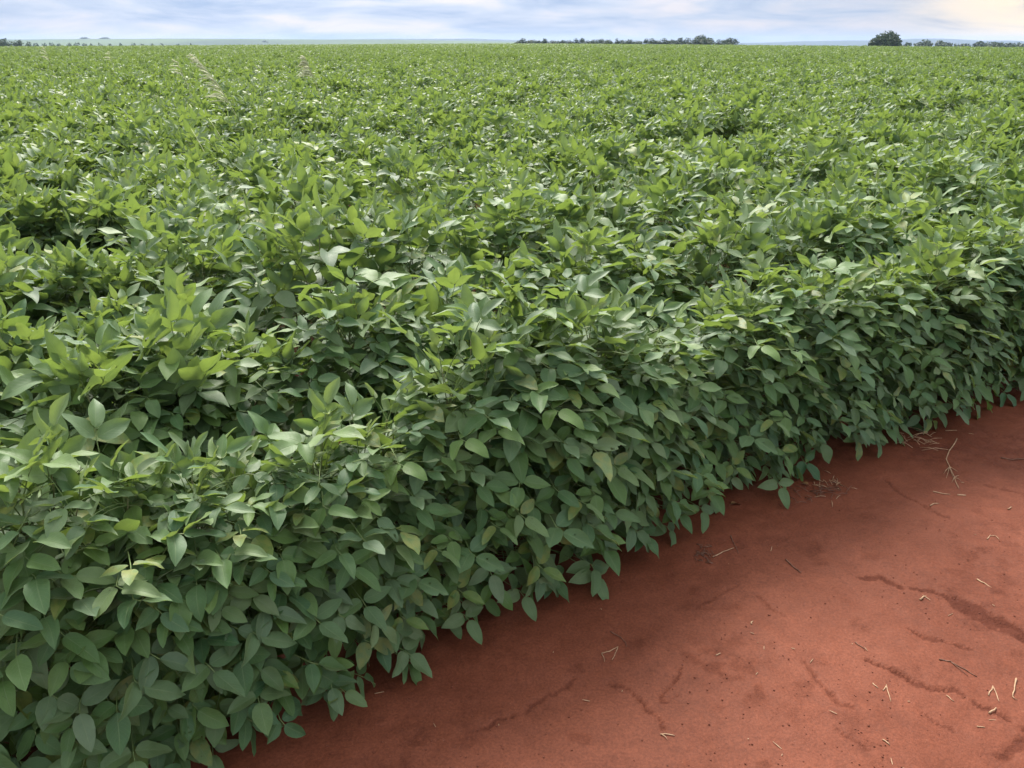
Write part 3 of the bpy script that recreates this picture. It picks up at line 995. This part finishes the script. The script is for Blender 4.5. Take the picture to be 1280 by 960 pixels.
# ------------------------------------------------------------------ tall grass weeds
def grass_weed(u, v_base, D, z_top, lean_u, label, seed, head=0.42, nbr=26, drop=0.35, plume=0.26):
    q = random.Random(seed)
    x0 = (u - 640) / 1111.0 * D
    root = empty('tall_grass', (x0, D, float(terrain(x0, D))))
    dx = lean_u * D / 1111.0
    H = z_top
    cm = MB()
    pts = [np.array([dx * (t ** 2.2), 0.05 * t, H * (t if t < 0.8 else 0.8 + (t - 0.8) * 0.9)]) for t in np.linspace(0, 1, 14)]
    cm.tube(pts, list(np.linspace(0.008, 0.004, 14)), 0, 5)
    for i in range(3):
        t0 = 0.35 + 0.12 * i; b = np.array([dx * t0 ** 2.2, 0, H * t0]); a = q.uniform(0, TAU); ln = q.uniform(0.25, 0.4)
        d = sph(a, R(55))
        P = [b + d * ln * t + np.array([0, 0, -0.25 * ln * t * t]) for t in np.linspace(0, 1, 6)]
        V = []
        sd = unit(np.cross(d, (0, 0, 1)))
        for k, p in enumerate(P):
            wd = 0.007 * math.sin(math.pi * (0.15 + 0.85 * (1 - k / 5))) + 0.0005
            V += [p - sd * wd, p + sd * wd]
        cm.add(V, [(2 * k, 2 * k + 1, 2 * k + 3, 2 * k + 2) for k in range(5)], 0)
    cm.build('culm', [M_CULM], root)
    hd = MB()
    for i in range(nbr):
        t = 1 - head * (i / nbr) * 0.9
        b = np.array([dx * t ** 2.2, 0.05 * t, H * (t if t < 0.8 else 0.8 + (t - 0.8) * 0.9)])
        ln = plume * q.uniform(0.6, 1.1) * (0.45 + 0.75 * (i / nbr))
        d = unit((-1, q.gauss(0, 0.3), q.uniform(0.35, 1.3)))
        P = [b + d * ln * s + np.array([0, 0, -drop * ln * s * s]) for s in np.linspace(0, 1, 6)]
        hd.tube(P, [0.002, 0.0034, 0.0050, 0.0054, 0.0045, 0.001], 0, 4)
        for s in range(14):
            k = q.uniform(0.3, 1)
            p = b + d * ln * k + np.array([0, 0, -drop * ln * k * k])
            e = p + np.array([q.gauss(0, 0.012), q.gauss(0, 0.012), q.uniform(-0.025, 0.008)])
            hd.tube([p, (p + e) / 2, e], [0.0008, 0.002, 0.0005], 0, 3)
    hd.build('seed_head', [M_PANICLE], root)
    tag(root, label, 'grass')


grass_weed(300, 140, 10.0, 1.56, -62, 'tall grass with a large feathery drooping seed head rising left over the crop', 1, 0.4, 40, 0.3, 0.24)
grass_weed(404, 100, 11.0, 1.53, -26, 'grass with a short dense pale seed head above the crop, right of the feathery one', 2, 0.2, 40, 0.5, 0.20)
grass_weed(236, 100, 12.0, 1.45, -20, 'thin bare-tipped grass stalk left of the large feathery seed head', 3, 0.18, 7)
grass_weed(60, 75, 24.0, 1.55, -8, 'faint distant grass seed head farthest left above the crop', 4, 0.3, 16)
grass_weed(137, 75, 22.0, 1.45, -4, 'faint distant grass stalk between the farthest left one and the feathery one', 5, 0.2, 8)


def bent_stalk(u0, u1, D, z0, z1, label, seed):
    q = random.Random(seed)
    xa, xb_ = (u0 - 640) / 1111 * D, (u1 - 640) / 1111 * D
    mb = MB()
    P = [np.array([(xb_ - xa) * t, 0.3 * t, 0 if t == 0 else z0 + (z1 - z0) * t + 0.03 * math.sin(3 * t)]) for t in (0, 0.02, 0.2, 0.4, 0.6, 0.8, 1)]
    mb.tube(P, [0.005, 0.005, 0.0045, 0.004, 0.0035, 0.003, 0.0015], 0, 5)
    o = mb.build('grass_stalk', [M_CULM])
    o.location = (xa, D, 0)
    tag(o, label, 'grass stalk', 'leaning grass stalks below the feathery head')


bent_stalk(250, 205, 7.2, 0.55, 0.98, 'pale leaning grass stalk crossing the canopy at left, below the feathery seed head', 1)
bent_stalk(275, 232, 8.0, 0.60, 1.0, 'thin pale grass stalk leaning beside the longer one below the feathery seed head', 2)


# ------------------------------------------------------------------ litter on the soil
def stick(name, pix, r, mat, label, cat, group=None, forks=(), sides=6, lift=0.0):
    r = r * 0.62
    G = [on_ground(u, v) for u, v in pix]
    cx, cy = G[0]
    z0 = gz(cx, cy)
    mb = MB()
    q = random.Random(int(pix[0][0] * 7 + pix[0][1]))
    pts = [np.array([x - cx, y - cy, gz(x, y) - z0 + r * 0.8 + (lift if 0 < i < len(G) - 1 else 0)]) for i, (x, y) in enumerate(G)]
    fine = []
    for a_, b_ in zip(pts[:-1], pts[1:]):
        for t in (0, 0.33, 0.66):
            fine.append(a_ + (b_ - a_) * t + np.array([q.gauss(0, r * 0.4), q.gauss(0, r * 0.4), q.uniform(0, r * 0.5)]))
    fine.append(pts[-1])
    rr = [r * (1 - 0.45 * i / (len(fine) - 1)) * q.uniform(0.85, 1.1) for i in range(len(fine))]
    mb.tube(fine, rr, 0, sides)
    for (k, du, dv) in forks:
        u, v = pix[k]
        x1, y1 = on_ground(u + du, v + dv)
        b = np.array([x1 - cx, y1 - cy, gz(x1, y1) - z0 + r])
        m_ = (pts[k] + b) / 2 + np.array([q.gauss(0, r), q.gauss(0, r), r])
        mb.tube([pts[k], m_, b], [r * 0.7, r * 0.5, r * 0.25], 0, 5)
    o = mb.build(name, [mat])
    o.location = (cx, cy, z0)
    tag(o, label, cat, group)


ST = 'straw'
stick('dry_weed', [(1196, 549), (1187, 563), (1183, 574), (1187, 583), (1193, 596), (1199, 609)], 0.0042, M_STRAW, 'uprooted dry weed with frayed roots lying on the shaded soil at right', 'dry weed',
      forks=[(3, -7, 8), (3, 10, 6), (4, 6, -2), (4, -3, 6), (3, 4, 12), (3, -4, 14), (4, 8, 4)])
stick('straw', [(891, 696), (904, 690), (917, 686)], 0.0038, M_STRAW, 'thick pale straw pointing right beside dark crumbs below the leaf edge', ST)
stick('twig', [(913, 672), (917, 681), (923, 692)], 0.0030, M_TWIG, 'short dark twig crossing the end of the thick pale straw', 'twig')
stick('twig', [(982, 699), (990, 706), (1001, 715)], 0.0042, M_TWIG, 'dark brown twig lying alone on smooth soil right of the thick straw', 'twig')
stick('straw', [(752, 816), (762, 813), (773, 808), (769, 816), (765, 824)], 0.0026, M_STRAW, 'straw bent into a sharp V on the soil at lower middle', ST, forks=[(0, 4, 10)])
stick('twig', [(763, 788), (776, 796), (782, 803), (783, 809)], 0.0024, M_TWIG, 'thin curved dark twig above the V-shaped straw', 'twig')
stick('straw', [(1221, 724), (1230, 730), (1239, 736)], 0.0040, M_STRAW, 'straight pale straw above the wide dark rill at right', ST)
stick('twig', [(1173, 826), (1188, 828), (1200, 834), (1221, 846)], 0.0036, M_TWIG, 'forked dark twig lying above the lower rill at right', 'twig', forks=[(1, 22, 18)])
stick('straw', [(1270, 849), (1268, 860), (1266, 871)], 0.0042, M_STRAW, 'upright-looking pale straw near the right edge of the photo', ST, forks=[(2, 6, 4)])
stick('straw', [(1236, 869), (1241, 858), (1245, 866), (1249, 877)], 0.0030, M_STRAW, 'straw folded like an inverted V left of the one near the right edge', ST)
stick('straw', [(1238, 893), (1245, 885)], 0.0050, M_STRAW, 'short thick straw stub in the lower rill at right', ST)
stick('straw', [(1104, 866), (1107, 858), (1113, 880)], 0.0028, M_STRAW, 'kinked thin straw left of the lower rill', ST)
stick('straw', [(1090, 857), (1097, 863)], 0.0028, M_STRAW, 'short straw lying next to the kinked thin straw', ST)
stick('straw', [(1102, 929), (1111, 935)], 0.0034, M_STRAW, 'short pale straw alone near the bottom edge at right', ST)
stick('straw', [(1183, 871), (1192, 878)], 0.0026, M_STRAW, 'thin straw just below the middle of the lower rill', ST)
stick('straw', [(1221, 908), (1231, 909)], 0.0026, M_STRAW, 'thin level straw below the end of the lower rill', ST)
stick('straw', [(826, 918), (834, 919), (843, 921)], 0.0034, M_STRAW, 'pale straw at the foot of the small rill, bottom middle', ST, forks=[(0, 8, 8)])
stick('straw', [(1166, 613), (1178, 616), (1188, 617)], 0.0040, M_STRAW, 'pale straw below the roots of the dry weed', ST)
stick('straw', [(1197, 617), (1208, 618)], 0.0050, M_STRAW, 'bright short straw to the right of the one below the dry weed', ST)
stick('straw', [(1162, 633), (1167, 630), (1174, 629)], 0.0042, M_STRAW, 'bent straw scrap lower left of the dry weed roots', ST)
stick('straw', [(1234, 674), (1238, 669), (1245, 669), (1249, 674)], 0.0030, M_STRAW, 'straw curled into a small arch near the right edge', ST)
stick('straw', [(1149, 751), (1157, 747)], 0.0050, M_STRAW, 'short pale straw chip beside the start of the wide rill', ST)
stick('twig', [(1252, 571), (1266, 573), (1284, 573)], 0.0050, M_TWIG, 'dark twig in deep shade running out of the right edge', 'twig')
stick('twig', [(1069, 804), (1080, 813)], 0.0034, M_TWIG, 'short dark twig among crumbly soil left of the middle rill', 'twig')
stick('straw', [(1182, 538), (1196, 538)], 0.0030, M_STRAW, 'thin level straw in the shade above the dry weed', ST)
stick('straw', [(1260, 637), (1264, 634)], 0.0050, M_STRAW, 'small pale straw chip near the right edge below the dark twig', ST)
stick('straw', [(895, 822), (900, 818)], 0.0040, M_STRAW, 'tiny straw chip between the V-shaped straw and the kinked straw', ST)
stick('straw', [(938, 782), (941, 778)], 0.0050, M_STRAW, 'tiny pale chip on smooth soil in the centre of the track', ST)
stick('straw', [(468, 868), (480, 865)], 0.0026, M_STRAW, 'thin straw poking out under the lowest hanging leaves at lower left', ST)
stick('straw', [(1237, 900), (1252, 899)], 0.0020, M_STRAW, 'very fine straw crossing the lower end of the lower rill', ST)

# a few shed leaves on the soil
def fallen_leaf(u, v, az, Ln, label, seed):
    random.seed(seed)
    x, y = on_ground(u, v)
    mb = MB()
    leaflet(mb, np.array([0, 0, 0.006]), (math.cos(az), math.sin(az), 0.10), (0.1, 0.1, 1), Ln, Ln / 1.8, 0.35, 0.9, 0.5, (0, 0.5, 0))
    mb.tube([(0, 0, 0.006), (-0.012 * math.cos(az), -0.012 * math.sin(az), 0.003)], [0.001, 0.0008], 0, 4)
    o = mb.build('fallen_leaf', [M_DRYLEAF]); o.location = (x, y, gz(x, y))
    tag(o, label, 'fallen leaf')


fallen_leaf(914, 632, 0.4, 0.060, 'curled orange-brown dead leaf on the soil at the front leaf edge', 1)
fallen_leaf(1010, 606, 2.4, 0.050, 'small brown dead leaf among litter under the leaf edge', 2)
fallen_leaf(742, 738, 1.2, 0.045, 'dry brown leaf in shade close to the hanging front leaves', 3)


# litter of dry grass under the leaf edge
def litter(u, v, nu, nv, n, ln, name, label, mat, seed):
    q = random.Random(seed)
    mb = MB()
    cx, cy = on_ground(u, v)
    z0 = gz(cx, cy)
    for i in range(n):
        x, y = on_ground(u + q.gauss(0, nu), v + q.gauss(0, nv))
        a = q.uniform(0, TAU); l = ln * q.uniform(0.4, 1.3)
        p = np.array([x - cx, y - cy, gz(x, y) - z0 + 0.002])
        e = p + np.array([math.cos(a) * l, math.sin(a) * l, q.uniform(0, 0.25) * l])
        mb.tube([p, (p + e) / 2 + np.array([0, 0, 0.1 * l]), e], [0.0012, 0.0014, 0.0008], 0, 4)
    o = mb.build(name, [mat]); o.location = (cx, cy, z0)
    tag(o, label, 'litter', kind='stuff')


litter(1140, 550, 12, 7, 26, 0.09, 'dry_grass_litter', 'thin dry grass scraps in the shade under the right leaf edge', M_STRAW, 3)
litter(1020, 612, 18, 7, 40, 0.05, 'dry_leaf_litter', 'brown litter scraps under the leaf edge above the soil', M_TWIG, 4)
litter(1040, 605, 14, 7, 22, 0.04, 'straw_litter', 'pale straw scraps under the leaf edge', M_STRAW, 8)
litter(878, 694, 7, 5, 40, 0.022, 'crumb_litter', 'little heap of dark crumbs under the front leaves', M_TWIG, 5)


def scattered(n, name, label, mat, seed, pebble):
    q = random.Random(seed)
    mb = MB()
    for i in range(n):
        u = q.uniform(340, 1320); v = q.uniform(520, 990)
        x, y = on_ground(u, v)
        if y > edge_y(x) + 0.1: continue
        c = float(fbm(x * 3.1 + 4, y * 3.1, 4, 23, 0.6))
        if c < 0.50 and q.random() < 0.75: continue
        z = gz(x, y)
        if pebble:
            r = q.uniform(0.0012, 0.0032) if q.random() < 0.985 else q.uniform(0.0035, 0.005)
            V = []
            for (a, b, c_) in ((1, 0, 0), (-1, 0, 0), (0, 1, 0), (0, -1, 0), (0, 0, 1), (0, 0, -1), (.6, .6, .5), (-.6, .6, .5), (-.6, -.6, .5), (.6, -.6, .5)):
                k = r * q.uniform(0.7, 1.2)
                V.append((x + a * k, y + b * k, z + r * 0.35 + c_ * k * 0.8))
            F = [(0, 2, 6), (2, 1, 7), (1, 3, 8), (3, 0, 9), (6, 2, 7), (7, 1, 8), (8, 3, 9), (9, 0, 6), (6, 7, 4), (7, 8, 4), (8, 9, 4), (9, 6, 4), (2, 0, 5), (1, 2, 5), (3, 1, 5), (0, 3, 5)]
            mb.add(V, F, 0)
        else:
            a = q.uniform(0, TAU); l = 0.004 + 0.03 * q.random() ** 2.2
            p = np.array([x, y, z + 0.0015]); e = p + np.array([math.cos(a) * l, math.sin(a) * l, 0.0015])
            mb.tube([p, (p + e) / 2, e], [0.0008, 0.0013, 0.0007], 0, 4)
    o = mb.build(name, [mat], smooth_=pebble)
    tag(o, label, 'litter', kind='stuff')


scattered(1500, 'soil_crumbs', 'loose red soil crumbs scattered over the track', M_CLOD, 9, True)
scattered(130, 'straw_bits', 'tiny pale straw bits scattered over the red soil', M_STRAW, 10, False)


# ------------------------------------------------------------------ world, sun, haze
SUN_EL, SUN_AZ = 47.0, -12.0      # azimuth to the right of the view direction
w = bpy.data.worlds.new('World'); sc.world = w; w.use_nodes = True
nt = w.node_tree; nt.nodes.clear()
sky = N(nt, 'ShaderNodeTexSky', sky_type='NISHITA', sun_disc=False)
sky.sun_elevation = R(SUN_EL); sky.sun_rotation = R(SUN_AZ)
tc = N(nt, 'ShaderNodeTexCoord')
nrm = N(nt, 'ShaderNodeVectorMath', operation='NORMALIZE'); L(nt, tc.outputs['Generated'], nrm.inputs[0])
Dv = nrm.outputs[0]
sx = N(nt, 'ShaderNodeSeparateXYZ'); L(nt, Dv, sx.inputs[0])
mp = N(nt, 'ShaderNodeMapping'); mp.inputs['Scale'].default_value = (7.0, 7.0, 42); L(nt, Dv, mp.inputs[0])
n1 = N(nt, 'ShaderNodeTexNoise', i_Scale=1.0, i_Detail=6.0, i_Roughness=0.55, i_Distortion=0.4); L(nt, mp.outputs[0], n1.inputs[0])
mp2 = N(nt, 'ShaderNodeMapping'); mp2.inputs['Scale'].default_value = (1.5, 1.5, 3.5); L(nt, Dv, mp2.inputs[0])
n2 = N(nt, 'ShaderNodeTexNoise', i_Scale=1.0, i_Detail=5.0); L(nt, mp2.outputs[0], n2.inputs[0])
low = RAMP(nt, n1.outputs[0], [(0.34, (0.165, 0.232, 0.37)), (0.50, (0.275, 0.325, 0.43)), (0.64, (0.395, 0.39, 0.44))])
high = RAMP(nt, n2.outputs[0], [(0.3, (0.50, 0.55, 0.63)), (0.65, (0.88, 0.89, 0.91))])
cl = MIX(nt, SSTEP(nt, sx.outputs[2], 0.06, 0.35), low, high)


def lobe(az, el, p0, p1):
    d = sph(math.pi / 2 - R(az), R(el))
    n = N(nt, 'ShaderNodeVectorMath', operation='DOT_PRODUCT'); L(nt, Dv, n.inputs[0]); n.inputs[1].default_value = tuple(d)
    return SSTEP(nt, n.outputs['Value'], p0, p1)


warm = MATH(nt, 'MULTIPLY', lobe(36, 4.5, 0.966, 0.998), SSTEP(nt, n1.outputs[0], 0.2, 0.55))
cl = MIX(nt, MATH(nt, 'MULTIPLY', warm, 0.95), cl, (0.66, 0.54, 0.39))
glow = lobe(SUN_AZ, SUN_EL, 0.55, 1.0)
cl = MIX(nt, glow, cl, MIX(nt, 1.0, cl, (2.0, 1.95, 1.85), 'MULTIPLY'))
sc10 = N(nt, 'ShaderNodeVectorMath', operation='SCALE'); L(nt, cl, sc10.inputs[0]); sc10.inputs['Scale'].default_value = 10.0
tot = MIX(nt, 0.94, sky.outputs[0], sc10.outputs[0])
bg = N(nt, 'ShaderNodeBackground'); L(nt, tot, bg.inputs[0]); bg.inputs[1].default_value = 0.1
out = N(nt, 'ShaderNodeOutputWorld'); L(nt, bg.outputs[0], out.inputs[0])

sun = bpy.data.lights.new('sun', 'SUN'); sun.energy = 4.4; sun.angle = R(24); sun.color = (1.0, 0.94, 0.86)
so = bpy.data.objects.new('sun', sun); COL.objects.link(so)
dv = Vector(sph(math.pi / 2 - R(SUN_AZ), R(SUN_EL)))
so.rotation_euler = dv.to_track_quat('Z', 'Y').to_euler()
so.location = (0, 0, 20)

hz_b = MB()
x0, x1, y0, y1, z0, z1 = -9200, 9200, -9200, 9200, -43, 32
hz_b.add([(x0, y0, z0), (x1, y0, z0), (x1, y1, z0), (x0, y1, z0), (x0, y0, z1), (x1, y0, z1), (x1, y1, z1), (x0, y1, z1)],
         [(3, 2, 1, 0), (4, 5, 6, 7), (0, 1, 5, 4), (1, 2, 6, 5), (2, 3, 7, 6), (3, 0, 4, 7)])
m, nt = new_mat('haze')
pv = N(nt, 'ShaderNodeVolumePrincipled'); pv.inputs['Color'].default_value = (0.50, 0.63, 0.90, 1); pv.inputs['Density'].default_value = 1.15e-4
out = N(nt, 'ShaderNodeOutputMaterial'); L(nt, pv.outputs[0], out.inputs['Volume'])
ho = hz_b.build('haze', [m], smooth_=False, attrs=False)
tag(ho, 'thin bluish haze fading the far hills', 'haze', kind='stuff')

# ------------------------------------------------------------------ render settings
sc.view_settings.view_transform = 'Standard'
sc.view_settings.look = 'None'
sc.view_settings.gamma = 1.0
sc.view_settings.exposure = 0.9
sc.view_settings.use_curve_mapping = False
sc.cycles.max_bounces = 8
sc.cycles.diffuse_bounces = 3
sc.cycles.glossy_bounces = 2
sc.cycles.transmission_bounces = 4
sc.cycles.volume_bounces = 1
sc.cycles.use_denoising = True
